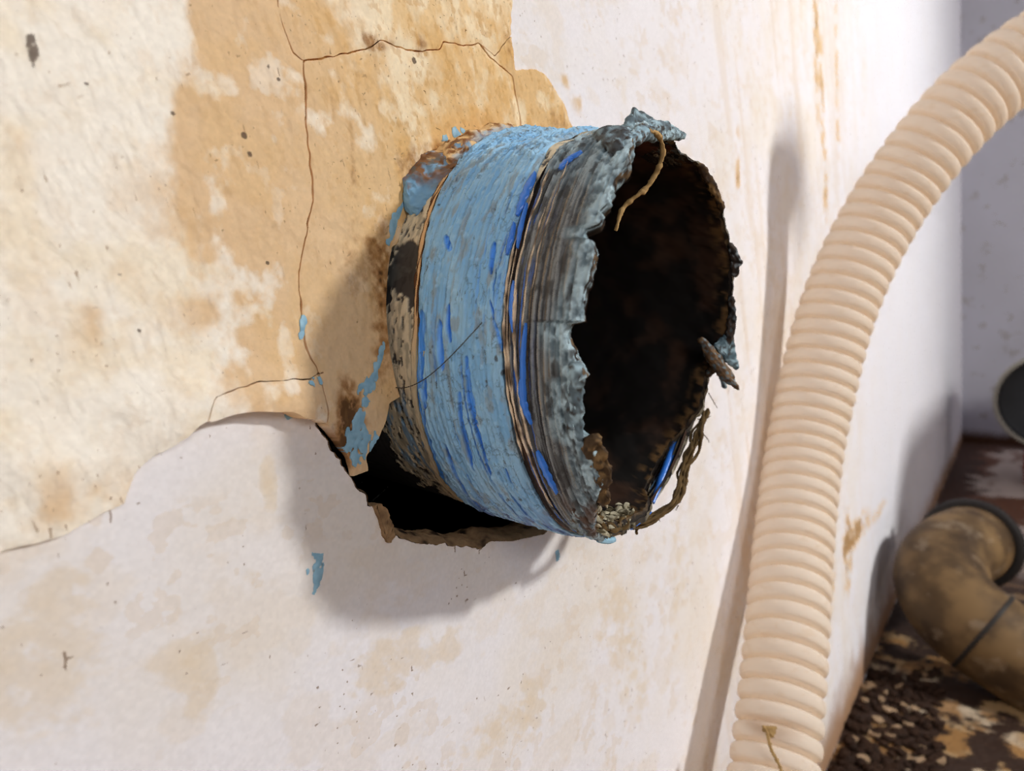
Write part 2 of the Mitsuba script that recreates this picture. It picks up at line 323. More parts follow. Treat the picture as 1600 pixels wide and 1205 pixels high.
LIFT = [(*on_wall(400, 640), 14, 6, 2.6), (*on_wall(330, 650), 9, 5, 1.0), (*on_wall(465, 650), 6, 6, 1.6), (*on_wall(100, 835), 20, 5, .5), (*on_wall(25, 720), 3, 3, .9), (*on_wall(75, 745), 3.5, 3, 1.0), (*on_wall(150, 720), 2.5, 2, .7), (*on_wall(200, 632), 2.2, 2.4, .6),
        (*on_wall(505, 690), 8, 10, .8), (*on_wall(860, 140), 8, 8, .8), (*on_wall(590, 70), 4, 3, .5)]
def coat_h(x, z):
    h = 1.0 + .5 * (fbn(x / 14, z / 14, 1.0, o=3, seed=8) - .5) + .3 * (fbn(x / 3 + z / 9, z / 4, 2.0, o=3, seed=9) - .5)
    for cx_, cz_, sx, sz, k in LIFT:
        h = h + k * np.exp(-.5 * (((x - cx_) / sx) ** 2 + ((z - cz_) / sz) ** 2))
    return np.maximum(h, .4)
def sheet(pg, hfun, step):
    pts, loops = [], []
    for rg in [pg.exterior] + list(pg.interiors):
        n = max(6, int(rg.length / min(step, .8))); p = np.array([rg.interpolate(t, normalized=True).coords[0] for t in np.arange(n) / n])
        loops.append((len(np.vstack(pts)) if pts else 0, n)); pts.append(p)
    nb = sum(len(p) for p in pts)
    x0, z0, x1, z1 = pg.bounds
    g = np.stack(np.meshgrid(np.arange(x0, x1, step), np.arange(z0, z1, step), indexing='ij'), -1).reshape(-1, 2)
    g = g + rng.uniform(-.2, .2, g.shape) * step
    inn = pg.buffer(-step * .45)
    g = g[shapely.contains_xy(inn, g[:, 0], g[:, 1])]
    P = np.vstack(pts + [g])
    T = Delaunay(P).simplices
    C = P[T].mean(1); T = T[shapely.contains_xy(pg, C[:, 0], C[:, 1])]
    a = P[T]; cr = np.cross(a[:, 1] - a[:, 0], a[:, 2] - a[:, 0]); T[cr < 0] = T[cr < 0][:, ::-1]
    T = T[np.abs(cr) > 1e-9]
    h = hfun(P[:, 0], P[:, 1]); h[:nb] -= .22
    v = np.c_[P[:, 0], -h, P[:, 1]]
    base = np.c_[P[:nb, 0], np.full(nb, -.02), P[:nb, 1]]
    o = len(v); fs = [T]
    for s, n in loops:
        e = np.arange(n); e2 = (e + 1) % n
        fs += [np.c_[s + e, o + s + e2, s + e2], np.c_[s + e, o + s + e, o + s + e2]]
    return np.vstack([v, base]), np.vstack(fs)
for pg in pieces:
    add('wall_left__paint_coat', *sheet(pg, coat_h, 1.3), 'yellowed_coat', smooth=35)
bed = cut.buffer(.5).intersection(region.buffer(-1.0))
add('wall_left__crack_dirt', *join([sheet(g, lambda x, z: np.full(len(x), .25), 1.0) for g in getattr(bed, 'geoms', [bed]) if g.area > .5]), 'crack_dirt', smooth=False, label='brown dirt in the cracks of the coat', kind='stuff')

# floor and back wall
def floor_h(x, y):
    return 5 * (fbn(x / 60, y / 60, 1.0, o=4, seed=31) - .5) + 3.5 * (fbn(x / 12, y / 12, 2.0, o=3, seed=32) - .5)
gx = np.concatenate([np.linspace(-700, 150, 40), np.linspace(153, 1000, 360), np.linspace(1010, XC, 150)])
gy = np.concatenate([-np.linspace(0, 400, 200), -np.linspace(420, 2500, 60)])
X, Y = np.meshgrid(gx, gy, indexing='ij')
h = floor_h(X, Y)
v = np.stack([X, Y, h - Z0], -1).reshape(-1, 3)
def floor_color(p, n, uv):
    x, y = p.x * 1000, p.y * 1000
    far = smoothstep(850, 1300, x)
    a = fbm(x / 26, y / 26, 3, 5)
    b = fbm(x / 55 + 4, y / 55, 7, 4)
    c = mix(L3(168, 138, 98), L3(190, 172, 148), smoothstep(.45, .7, b))
    c = mix(c, L3(150, 108, 58), smoothstep(.42, .58, fbm(x / 18 + 9, y / 18, 2, 4)) * .8)
    near_wall = smoothstep(-150, -20, y + 60 * b)
    dirt = smoothstep(.42, .56, a + .16 * near_wall - .02 + .2 * (fbm(x / 5, y / 5, 8, 3) - .5))
    c = mix(c, L3(52, 34, 24), dirt * (1 - .45 * far))
    pale = mix(L3(196, 180, 170), L3(112, 70, 46), smoothstep(.45, .62, fbm(x / 120, y / 60, 4, 5)))
    edge = smoothstep(-110, -30, y + 120 * (b - .5)) + smoothstep(XC - 260, XC - 60, x)
    pale = mix(pale, L3(70, 42, 26), smoothstep(.2, .9, edge))
    return mix(c, pale, far)
scene['dirty_floor'] = pbr(floor_color, .65, .4, lambda p, n, uv: fbm(p.x * 250, p.y * 250, 1, 4), .002, 5e-4)
add('floor', v, tri(quads(len(gx), len(gy)))[:, ::-1], 'dirty_floor', smooth=True, kind='structure', label='floor crusted with rust brown dirt and pale paint')
def back_color(p, n, uv):
    y, z = p.y * 1000, p.z * 1000
    c = mix(L3(206, 205, 218), L3(190, 188, 196), fbm(y / 200, z / 200, 3, 4))
    c = mix(c, L3(150, 138, 124), smoothstep(.64, .76, fbm(y / 30, z / 30, 8, 3)) * .4)
    return mix(c, L3(86, 54, 32), 1 - smoothstep(0, 40, z - 20 * fbm(y / 40, 1, 2, 3)))
scene['grey_wall_paint'] = pbr(back_color, .6, .3)
bb = trimesh.creation.box((20, 2520, 1660)); bb.apply_translation((XC + 10, -1260, 1300 - 830))
add('wall_back', np.array(bb.vertices), np.array(bb.faces), 'grey_wall_paint', smooth=False, kind='structure', label='plain grey far wall behind the corrugated hose')

# smears of pale blue paint left on the wall
smears = [(492, 890, 1.5, 3.4, 1, 0), (870, 868, 1.5, 1.6, 2, 0), (677, 205, 1.0, 3.4, 3, 0), (712, 212, 2.2, 2.0, 4, 1), (690, 218, 1.0, 1.0, 5, 1), (455, 650, 1.3, .7, 6, 0),
          (478, 598, 1.9, .9, 7, 1), (582, 575, 1.3, 6.0, 8, 1), (566, 605, 2.8, 1.6, 9, 1), (557, 640, 1.4, 6, 10, 1), (548, 672, 2.6, 2.6, 11, 1), (556, 700, 4.2, 3.2, 12, 1), (535, 690, 1.2, 2.0, 13, 1), (616, 350, 2.0, 4.5, 14, 1), (467, 515, .7, 2.6, 15, 1)]
for i, (px, py, w_, h_, s, oncoat) in enumerate(smears):
    c = on_wall(px, py); st = .22
    U, V = np.meshgrid(np.arange(-1.5 * w_ - 1, 1.5 * w_ + 1, st), np.arange(-1.5 * h_ - 1, 1.5 * h_ + 1, st), indexing='ij')
    sk = .55 * h_ if s in (8, 10, 12, 14) else .1 * h_
    rr = ((U - sk * V / h_) / (1.25 * w_)) ** 2 + (V / (1.25 * h_)) ** 2
    on = .9 * (1 - rr) + 4.2 * (fbn(U / 1.1, V / 1.7, 3.3 * s, o=5, seed=s) - .5) > .4
    pg = shapely.union_all([shapely.box(c[0] + a_, c[1] + b_, c[0] + a_ + st, c[1] + b_ + st) for a_, b_ in zip(U[on], V[on])]).buffer(.16).buffer(-.13).simplify(.05)
    if oncoat: pg = pg.difference(Polygon(circle)).intersection(region)
    else: pg = pg.difference(hole)
    ms = [sheet(g, (lambda x, z: coat_h(x, z) + .4) if oncoat else (lambda x, z: np.full(len(x), .45)), .7) for g in getattr(pg, 'geoms', [pg]) if g.area > .12]
    if ms: add('wall_left__paint_smear', *join(ms), 'blue_smear', smooth=40, label='pale blue paint smear')

# ---------------------------------------------------------------- the broken drain pipe
labels['drain_pipe'] = {'label': 'broken drain pipe with sky blue paint and a ragged mouth jutting from the wall', 'category': 'pipe'}
TH = np.concatenate([np.arange(-80, 80, .22), np.arange(80, 280, .7)])
NT = len(TH)
SKY, DEEP, GREY, BLACK, BEIGE, BROWNC = (np.array(lin(*c)) for c in ((122, 168, 202), (38, 104, 206), (112, 122, 122), (40, 38, 38), (196, 180, 146), (88, 58, 36)))
def arc(th):                                 # periodic coordinates round the pipe, in mm
    return 55 * np.cos(np.radians(th)), 55 * np.sin(np.radians(th))
def around(th, s):
    c, d = arc(th); return c / s, d / s
def tab(th, table):
    t = np.array(table, float); x = (np.asarray(th) + 80) % 360 - 80
    return np.interp(x, t[:, 0], t[:, 1])
RIM = [(-80, 40.2), (-70, 42.5), (-60, 45), (-50, 49.5), (-42, 53), (-36, 56), (-33, 56.8), (-29, 55.6), (-25.9, 57.2), (-23, 53.6), (-17, 53.7), (-11, 54.5), (-9.3, 56.4), (-6, 55), (-3.2, 53.2), (0, 52), (1.2, 52.4), (1.8, 55.3), (8.7, 55.4), (13, 56.2),
       (17, 55.7), (18.4, 55.2), (19, 53.3), (21, 53.2), (22, 55.9), (24, 56.4), (25, 54.9), (27.3, 56.2), (32.3, 55.8), (37.5, 57.2), (45, 55), (52, 52.5), (60, 51), (75, 46.5), (90, 43), (107, 40.8), (119, 42.3), (128, 43.9), (137, 44.4), (146, 44.4), (155, 45.6), (163, 44.3), (182, 44.6),
       (190, 42), (194, 38.5), (207, 39), (215, 37), (222, 33.5), (236, 32.5), (246, 34), (252, 38.5), (260, 40), (268, 39.4), (280, 40.2)]
def rim(th):
    return tab(th, RIM) + 1.5 * (fbn(*around(th, 1.9), 3.0, o=5, seed=5) - .5)
def R0(th, a=30.0):                           # outer radius; the broken top has sagged inwards towards the mouth
    x = (np.asarray(th) + 80) % 360 - 80
    return 54.6 - 3.0 * sst(44, 62, x) * sst(122, 104, x) * sst(5, 24, np.asarray(a, float)) + tab(th, [(-80, .6), (-60, .9), (-30, .3), (0, 0), (40, -.2), (65, -.7), (90, -.6), (280, .6)])
# shell: black plastic with flaking beige paint
a = np.concatenate([np.linspace(-150, -22, 20), np.linspace(-20, 37, 190)])
T2, A2 = np.meshgrid(TH, a, indexing='ij')
c1, c2 = around(T2, 1)
n1 = fbn(c1 / 5, c2 / 5, A2 / 5, o=5, seed=1); n2 = fbn(c1 / 14, c2 / 14, A2 / .9, o=3, seed=2)
low = sst(5, -48, T2)
beige = sst(.46, .52, n1 + .17 * sst(22, -2, T2) - .10 * sst(-30, -66, T2) + .12 * (n2 - .5) + tab(T2, [(-80, -.3), (-60, -.08), (-30, .02), (-5, .04), (2, .0), (5, -.2), (17, -.22), (20, -.02), (30, .0), (45, .05), (280, 0)]) + .06 * sst(-2, 5, A2) * 1.0 - .35 * sst(-3, -14, A2 + 4 * (n2 - .5)) * sst(-15, -30, T2))
n3 = fbn(c1 / 1.5, c2 / 2.4, A2 / 1.0, o=4, seed=3)
beige = beige * (1 - sst(.6, .65, n3) * .9)
col = lerp(np.array(lin(60, 58, 57)), lerp(np.array(lin(214, 202, 174)), np.array(lin(166, 158, 136)), sst(.42, .62, fbn(c1 / 3, c2 / 3, A2 / 1.2, o=4, seed=4))), beige)
col = lerp(col, np.array(lin(44, 42, 42)), sst(.52, .6, n3) * (1 - beige) * .6)
gr = sst(.5, .62, fbn(c1 / 3, c2 / 3, A2 / 7, o=4, seed=6)) * .5
col = lerp(col, np.array(lin(92, 96, 90)), gr * (1 - beige) * sst(-14, -4, A2) * sst(-45, -15, T2) * .7)
bl = sst(.54, .6, fbn(c1 / 6, c2 / 6, A2 / 1.6, o=4, seed=8)) * sst(-14, -26, T2) * sst(-52, -38, T2) * sst(-9, -3, A2)
col = lerp(col, SKY * .8, bl * .8)
R = R0(T2, A2) - .2 + .35 * beige + .5 * (n1 - .5) * sst(-25, -5, A2)
col_shell = col.reshape(-1, 3)
add('drain_pipe__shell', cyl(T2, A2, R).reshape(-1, 3), tri(quads(NT, len(a), True)), 'pipe_paint', color=col_shell, label='black pipe wall with flaking beige paint beside the wall')
# beige and rust lip just before the blue paint
def lip_a(th):
    return tab(th, [(-80, 1.5), (-66, 3), (-58, 4), (-45, 5.2), (-35, 7.9), (-21, 9.2), (-9, 11.4), (0, 12.2), (9.5, 11.4), (23, 9.6), (32, 8.4), (45, 7), (60, 6), (280, 2)])
def strip(key, a0, a1, nv, Rfun, colfun, bsdf, base=54.0, **kw):
    """A closed coat on the pipe between two axial limits that vary round it."""
    u = np.linspace(0, 1, nv)
    A = a0[:, None] * (1 - u) + a1[:, None] * u
    T_ = TH[:, None] + 0 * A
    Rr = Rfun(T_, A, u[None] + 0 * A)
    Rr[:, 0] = np.minimum(Rr[:, 0], base); Rr[:, -1] = np.minimum(Rr[:, -1], base)
    A[:, 0] = A[:, 1]; A[:, -1] = A[:, -2]
    c_ = colfun(T_, A, u[None] + 0 * A)
    return add(key, cyl(T_, A, Rr).reshape(-1, 3), tri(quads(NT, nv, True)), bsdf, color=c_.reshape(-1, 3), **kw)
la = lip_a(TH)
jl = 1.4 * (fbn(*around(TH, 3), 1.0, o=4, seed=12) - .5)
def lip_col(T_, A, u):
    q = fbn(*around(T_, 8), A / .8, o=4, seed=13)
    c_ = lerp(np.array(lin(216, 178, 130)), np.array(lin(84, 52, 30)), np.clip(sst(.5, .6, q) + sst(.35, .1, u) + sst(.75, .9, u), 0, 1))
    return lerp(c_, np.array(lin(206, 192, 160)), sst(2, -12, T_) * .85)
strip('drain_pipe__rust_lip', la - 1.3 + jl, la + .6, 14, lambda T_, A, u: R0(T_, A) + .55 + .5 * (fbn(*around(T_, 5), A / 1.2, o=3, seed=14) - .5), lip_col, 'rough_crust', label='beige and rust streaked ring next to the blue paint')
# the sky blue paint band
def band_a(th):
    return lip_a(th) + .5 + .9 * (fbn(*around(th, 2.5), 5.0, o=4, seed=15) - .5)
def seam_a(th):
    return 36.9 + tab(th, [(-80, -1.5), (-66, -1.0), (-46, .6), (-20, .8), (0, 0), (30, -.3), (40, -1.5), (55, -4), (70, -7), (90, -8), (280, -2)])
STREAK = []                                  # bright blue scraped streaks: (angle from, angle to, axial at both ends, half width)
for p0, p1, hw in [((663, 485), (660, 605), 2.0), ((691, 500), (696, 578), .9), ((705, 475), (707, 535), .6), ((733, 555), (760, 700), 1.0), ((722, 610), (745, 730), .75), ((760, 700), (772, 740), .5), ((700, 690), (760, 788), .8),
                   ((676, 700), (715, 790), 1.5), ((715, 790), (765, 835), 2.6), ((700, 370), (706, 395), .9), ((775, 380), (770, 430), .8), ((770, 800), (830, 846), 1.6), ((670, 590), (668, 640), .7), ((800, 590), (770, 470), .35), ((665, 640), (690, 730), .6)]:
    t0, a0 = pipe_coords(*p0); t1, a1 = pipe_coords(*p1); STREAK.append((t0, a0, t1, a1, hw))
def streaks(T_, A, wob):
    s = np.zeros_like(A)
    for t0, a0, t1, a1, hw in STREAK:
        u = np.clip((T_ - t0) / (t1 - t0), -.2, 1.2)
        d = np.abs(A - (a0 + (a1 - a0) * u) + wob)
        endf = np.sin(np.pi * np.clip(u, 0, 1)) ** .35
        s = np.maximum(s, sst(hw * 1.15, hw * .8, d / np.maximum(endf, .05)) * (u > 0) * (u < 1))
    return s
def band_fields(T_, A):
    c1, c2 = around(T_, 1)
    wob = .9 * (fbn(c1 / 4, c2 / 4, A / 3, o=3, seed=20) - .5)
    st = streaks(T_, A, wob)
    extra = sst(.66, .71, fbn(c1 / 18, c2 / 18, A / 1.3, o=4, seed=21)) * sst(12, -30, T_)
    right = sst(.52, .6, fbn(c1 / 16, c2 / 16, A / 1.0, o=4, seed=29) + .14 * sst(30, 36.5, A) - .08) * sst(27, 33, A) * sst(40, 10, T_) * sst(-5, 12, T_)
    st = np.maximum(st, np.maximum(extra, right))
    rel = A - band_a(T_) + 2.2 * wob
    st = np.maximum(st, sst(2.4, 1.7, rel) * sst(-20, -32, T_))
    st = np.maximum(st, sst(1.7, 1.1, rel) * sst(-2, -8, T_) * sst(-30, -20, T_) * sst(.42, .5, fbn(c1 / 7, c2 / 7, 1.0, o=3, seed=47)))
    rid = fbn(c1 / 12, c2 / 12, A / .75, o=4, seed=22)
    rough = fbn(c1 / 1.7, c2 / 1.7, A / 1.7, o=4, seed=23)
    return st, rid, rough
def band_R(T_, A, u):
    st, rid, rough = band_fields(T_, A)
    up = sst(28, 55, T_)
    edge = np.minimum(1, np.minimum(u, 1 - u) * 14) ** .5
    return R0(T_, A) + .25 + edge * (1.0 + (1.2 + .5 * up) * (rid - .5) + (.9 + 1.3 * up) * (rough - .5) - .75 * st )
def band_col(T_, A, u):
    st, rid, rough = band_fields(T_, A)
    c1, c2 = around(T_, 1)
    c_ = lerp(np.array(lin(146, 192, 224)), np.array(lin(126, 180, 222)), sst(.35, .65, fbn(c1 / 9, c2 / 9, A / 6, o=3, seed=24)))
    c_ = lerp(c_, np.array(lin(138, 146, 144)), sst(.54, .68, fbn(c1 / 5, c2 / 5, A / 2.2, o=5, seed=25)) * .6)
    c_ = lerp(c_, np.array(lin(92, 116, 138)), sst(.42, .3, rid) * .4)
    c_ = lerp(c_, np.array(lin(62, 58, 50)), sst(.66, .72, fbn(c1 / 1.3, c2 / 1.3, A / .9, o=4, seed=26)) * sst(.48, .62, fbn(c1 / 6, c2 / 6, A / 5, o=3, seed=46)) * .8)
    c_ = lerp(c_, np.array(lin(166, 212, 240)), sst(.55, .7, rough) * .4)
    c_ = lerp(c_, lerp(np.array(lin(66, 146, 240)), np.array(lin(120, 182, 248)), sst(.4, .7, rid)), st)
    crk = sst(.035, .0, np.abs(fbn(c1 / 2.6, c2 / 2.6, A / 2.0, o=4, seed=48) - .5)) * sst(.45, .6, fbn(c1 / 8, c2 / 8, A / 8, o=3, seed=49))
    c_ = lerp(c_, np.array(lin(58, 70, 80)), crk * .55)
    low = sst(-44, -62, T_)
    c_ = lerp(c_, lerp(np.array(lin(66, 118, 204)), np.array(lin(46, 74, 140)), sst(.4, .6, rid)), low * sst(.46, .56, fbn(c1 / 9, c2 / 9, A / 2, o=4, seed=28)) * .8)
    return c_
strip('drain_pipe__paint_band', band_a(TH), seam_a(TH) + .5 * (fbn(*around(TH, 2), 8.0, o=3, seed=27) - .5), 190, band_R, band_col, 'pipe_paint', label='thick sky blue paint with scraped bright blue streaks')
# threaded collar behind the seam, out to the ragged rim
def col_fields(T_, A):
    c1, c2 = around(T_, 1)
    thread = fbn(c1 / 30, c2 / 30, A / .62, o=3, seed=33)
    crust = fbn(c1 / 1.6, c2 / 1.6, A / 1.6, o=4, seed=34)
    big = fbn(c1 / 9, c2 / 9, A / 4, o=3, seed=35)
    return thread, crust, big
def collar_R(T_, A, u):
    th_, cr, bg = col_fields(T_, A)
    up = sst(30, 55, T_)
    edge = np.minimum(1, (1 - u) * 12) ** .5
    rimz = sst(9, 2, tab(T_, RIM) - A)
    return R0(T_) - .6 + 2.6 * sst(.02, .14, u) * 0 + 1.7 * (th_ - .35) + (.5 + .9 * rimz + 1.2 * up) * (cr - .4) - .2 * up - .5 * (1 - edge) + .4
def collar_col(T_, A, u):
    th_, cr, bg = col_fields(T_, A)
    c1, c2 = around(T_, 1)
    c_ = lerp(np.array(lin(58, 58, 60)), np.array(lin(142, 146, 146)), sst(.3, .68, th_))
    c_ = lerp(c_, np.array(lin(60, 56, 56)), sst(.5, .4, fbn(c1 / 22, c2 / 22, A / .5, o=3, seed=37)) * .6)
    c_ = lerp(c_, np.array(lin(162, 138, 100)), sst(.63, .7, fbn(c1 / 26, c2 / 26, A / .45, o=3, seed=36)) * .55)
    crk = sst(.04, .0, np.abs(fbn(c1 / 3, c2 / 3, A / 1.4, o=4, seed=50) - .5))
    c_ = lerp(c_, np.array(lin(34, 32, 34)), crk * .5)
    rimz = sst(8.5, 3, tab(T_, RIM) - A + 3 * (cr - .5) + 2.0 * sst(0, 14, T_) * sst(40, 25, T_))
    up = sst(24, 46, T_)
    pale = np.clip(rimz + .75 * up, 0, 1)
    c_ = lerp(c_, lerp(np.array(lin(104, 124, 134)), np.array(lin(184, 210, 220)), sst(.35, .65, cr)), pale * .85)
    c_ = lerp(c_, np.array(lin(62, 60, 58)), sst(.57, .66, fbn(c1 / 4, c2 / 4, A / 2.5, o=5, seed=38)) * .75)
    blue = sst(.6, .66, fbn(c1 / 11, c2 / 11, A / .7, o=3, seed=39)) * sst(46, 40, A) * sst(40, 20, T_)
    c_ = lerp(c_, np.array(lin(46, 112, 212)), blue * .95)
    brown = sst(-38, -46, T_) * sst(42, 46, A) * sst(.42, .55, bg)
    c_ = lerp(c_, np.array(lin(92, 62, 40)), brown * .8)
    Tp = (T_ + 80) % 360 - 80
    c_ = lerp(c_, lerp(np.array(lin(52, 42, 32)), np.array(lin(112, 100, 76)), sst(.4, .65, cr)), np.clip(sst(92, 112, Tp) + sst(-64, -76, Tp), 0, 1) * .92)
    return c_
rm = rim(TH)
strip('drain_pipe__threaded_collar', seam_a(TH) + 1.6, rm, 120, collar_R, collar_col, 'rough_crust', base=53.2, label='grey fibrous threaded end with a ragged rim')
# seam groove and the beige fibres that run in it
def groove_col(T_, A, u):
    q = fbn(*around(T_, 9), A / .7, o=4, seed=41)
    c_ = lerp(np.array(lin(40, 30, 26)), np.array(lin(88, 58, 38)), sst(.46, .7, q))
    return lerp(c_, np.array(lin(24, 20, 22)), sst(-8, 12, T_) * .6)
sa = seam_a(TH)
strip('drain_pipe__seam_groove', sa - .8, sa + 3.2, 16, lambda T_, A, u: R0(T_) - .35 + .8 * (fbn(*around(T_, 6), A / .6, o=3, seed=42) - .5) + .5 * sst(-30, -55, T_), groove_col, 'rough_crust', base=53, label='dark brown seam between the blue paint and the threaded end')
for i, (t0, t1, da0, da1, r, dR) in enumerate([(-31, 20, .9, .5, .42, .55), (-26, 34, 1.9, 1.0, .25, .5), (-28, 8, 4.3, 3.3, .5, .9), (4, 37, 2.8, 3.6, .28, .9), (-12, 26, 5.5, 6.1, .2, 1.0), (-46, -20, 3.2, 2.2, .45, .6), (8, 40, 7.4, 7.9, .2, 1.1), (-22, 3, 1.5, 1.3, .3, .5)]):
    t = np.linspace(t0, t1, 90)
    aa = seam_a(t) + np.linspace(da0, da1, 90) + .35 * (nz(t * .25, i, 1, seed=4) - .5)
    c_ = cyl(t, aa, R0(t) + dR + .25 * (nz(t * .4, i, 2, seed=5) - .5))
    r_ = .72 * r * (.45 + .9 * nz(t * .5, i, 3, seed=6)) * np.minimum(1, np.minimum(np.arange(90), np.arange(90)[::-1]) / 8 + .15)
    add('drain_pipe__fibre_strand', *tube(c_, r_, 6), 'strand_fibre', smooth=40)
# scraps of bright blue plastic showing through
def ribbon(pxs, hw, dR, key, bsdf, far=False, R=55, lab=None, thick=.35):
    pc = np.array([pipe_coords(*p, R=R, far=far) for p in pxs])
    if far: pc[:, 0] = pc[:, 0] % 360
    c_, _ = spline(np.c_[pc, np.zeros(len(pc))], 40)
    k = np.linspace(0, 1, 40); w_ = hw * (.15 + .85 * np.sin(np.pi * k) ** .6) * (.7 + .6 * nz(k * 9, hw, 0, seed=8))
    rows = [cyl(c_[:, 0], c_[:, 1] + s * w_, R0(c_[:, 0]) + (R - 55) + dR + q) for s, q in ((-1, -thick), (-.8, thick * .5), (0, thick), (.8, thick * .5), (1, -thick))]
    add(key, np.stack(rows, 1).reshape(-1, 3), tri(quads(40, 5)), bsdf, smooth=True, label=lab)
for pxs, hw in [([(838, 272), (822, 305), (810, 340)], 1.0), ([(910, 240), (892, 250), (876, 268)], .95), ([(806, 350), (799, 380), (795, 400)], .6), ([(825, 505), (820, 570), (826, 640)], .55), ([(818, 590), (822, 630), (834, 660)], .8), ([(806, 440), (802, 480), (805, 520)], .5), ([(843, 700), (860, 740), (874, 765)], .9), ([(826, 320), (815, 360), (811, 390)], .5)]:
    ribbon(pxs, hw, 1.15, 'drain_pipe__blue_scrap', 'blue_plastic', lab='bright blue plastic showing through the grey end')
# inner wall, from deep inside to just short of the rim, and the broken rim face
a_in = np.linspace(0, 1, 70)
Ai = -150 + (rm[:, None] - 1.2 + 150) * a_in ** .5
Ti = TH[:, None] + 0 * Ai
c1, c2 = around(Ti, 1)
IN = tab(TH, [(-80, 50.8), (-45, 50.6), (30, 50.6), (55, 49.6), (70, 48.6), (95, 49.2), (115, 53.0), (240, 53.0), (280, 50.8)])
Ri = 50.2 + (IN[:, None] - 50.2) * sst(10, 36, Ai) + 1.4 * (fbn(c1 / 6, c2 / 6, Ai / 6, o=4, seed=51) - .5) + .9 * (fbn(c1 / 1.5, c2 / 1.5, Ai / 1.5, o=3, seed=52) - .5) * sst(25, 38, Ai)
q = fbn(c1 / 9, c2 / 9, Ai / 9, o=5, seed=53)
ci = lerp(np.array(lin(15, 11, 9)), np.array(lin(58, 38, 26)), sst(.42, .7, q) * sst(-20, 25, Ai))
ci = lerp(ci, np.array(lin(84, 44, 28)), sst(36, 80, Ti) * sst(130, 95, Ti) * sst(18, 40, Ai) * sst(.35, .6, fbn(c1 / 5, c2 / 5, Ai / 5, o=4, seed=54)))
ci = lerp(ci, np.array(lin(112, 84, 50)), sst(.48, .62, fbn(c1 / 2.5, c2 / 2.5, Ai / 2.5, o=4, seed=55)) * sst(rm[:, None] - 7, rm[:, None] - 2, Ai) * sst(95, 120, Ti))
add('drain_pipe__inner_wall', cyl(Ti, Ai, Ri).reshape(-1, 3), tri(quads(NT, 70, True))[:, ::-1], 'rough_crust', color=ci.reshape(-1, 3), label='black and rust brown inside of the pipe')
u = np.linspace(0, 1, 12)
Tf = TH[:, None] + 0 * u; Rf = IN[:, None] + .2 + (R0(TH)[:, None] - .6 - IN[:, None]) * u
c1, c2 = around(Tf, 1)
Af = rm[:, None] - 1.3 * (1 - u) ** 2 - .1 + 1.5 * (fbn(c1 / 1.1, c2 / 1.1, Rf / 1.1, o=4, seed=56) - .5) * np.sin(np.pi * u)
qf = fbn(c1 / 2.2, c2 / 2.2, Rf / 2, o=4, seed=57)
cf = lerp(np.array(lin(34, 26, 20)), np.array(lin(104, 84, 58)), sst(.45, .68, qf))
cf = lerp(cf, np.array(lin(142, 166, 176)), sst(.45, .6, fbn(c1 / 3, c2 / 3, Rf / 3, o=4, seed=58)) * sst(-48, -30, Tf) * sst(85, 60, Tf))
add('drain_pipe__rim_face', cyl(Tf, Af, Rf).reshape(-1, 3), tri(quads(NT, 12, True)), 'rough_crust', color=cf.reshape(-1, 3), label='broken edge of the pipe mouth')
tp = trimesh.creation.cylinder(51, 2, sections=48)
Tm = np.eye(4); Tm[:3, 2] = PN; Tm[:3, 0] = E1; Tm[:3, 1] = E2; Tm[:3, 3] = PN * -149
tp.apply_transform(Tm)
add('drain_pipe__end_disc', np.array(tp.vertices), np.array(tp.faces), 'near_black', smooth=False, label='black disc deep inside the pipe')  # near-black disc closing the far end of the pipe

# lumps and crusts on the rim
def lump_colors(v, a, b, c, seed, f=.5, t=(.45, .6)):
    q = fb(v * f, 4, seed); q2 = fb(v * f * 2.2 + 9, 4, seed + 1)
    k = lerp(np.array(lin(*a)), np.array(lin(*b)), sst(*t, q))
    return lerp(k, np.array(lin(*c)), sst(.54, .66, q2))
def lump(key, pts, cols, seed, amp=.9, freq=.5, step=.7, lab=None, it=4, t=(.45, .6)):
    v, f = blob(pts, step, amp, freq, seed, it)
    return add(key, v, f, 'rough_crust', color=lump_colors(v, *cols, seed, t=t), label=lab)
def cp(th, a, R, r):
    return (*cyl(th, a, R), r)
BG = ((92, 108, 116), (160, 186, 196), (58, 54, 50))
lump('drain_pipe__rim_crust', [cp(62, 49.5, 49.5, 1.7), cp(72, 47.5, 49.3, 1.9), cp(82, 45.5, 50, 1.6), cp(92, 43.5, 51.6, 1.0), cp(100, 43.5, 52.4, .8)], BG, 61, .9, .55, lab='blue grey crust curling off the top of the rim')
lump('drain_pipe__rim_crust', [cp(66, 44, 51.2, 1.3), cp(70, 44, 54.2, .45), cp(76, 45, 51.2, 1.2)], BG, 62, .6, .7, lab='pointed blue grey flake on top of the rim')
lump('drain_pipe__rim_crust', [cp(47, 53, 53.2, 1.4), cp(56, 51.5, 50.8, 1.6), cp(68, 47.5, 50, 1.2)], ((84, 100, 108), (150, 180, 194), (70, 52, 36)), 63, 1.0, .6)
lump('drain_pipe__rim_crust', [cp(42, 53, 54.6, 1.6), cp(50, 45, 53.4, 1.3), cp(60, 40, 51.2, 1.5), cp(52, 50, 52.8, 1.4)], ((72, 78, 82), (124, 146, 156), (50, 46, 44)), 64, 1.3, .45)
FL = [at(1096, 532, 216), at(1113, 558, 217.5), at(1134, 586, 218), at(1153, 607, 218)]
lump('drain_pipe__rim_flake', [(*FL[0], 1.0), (*FL[1], 2.5), (*FL[2], 2.1), (*FL[3], .5)], ((92, 70, 50), (124, 98, 70), (120, 142, 152)), 65, .9, .6, lab='dark torn flake sticking out of the right side of the rim')
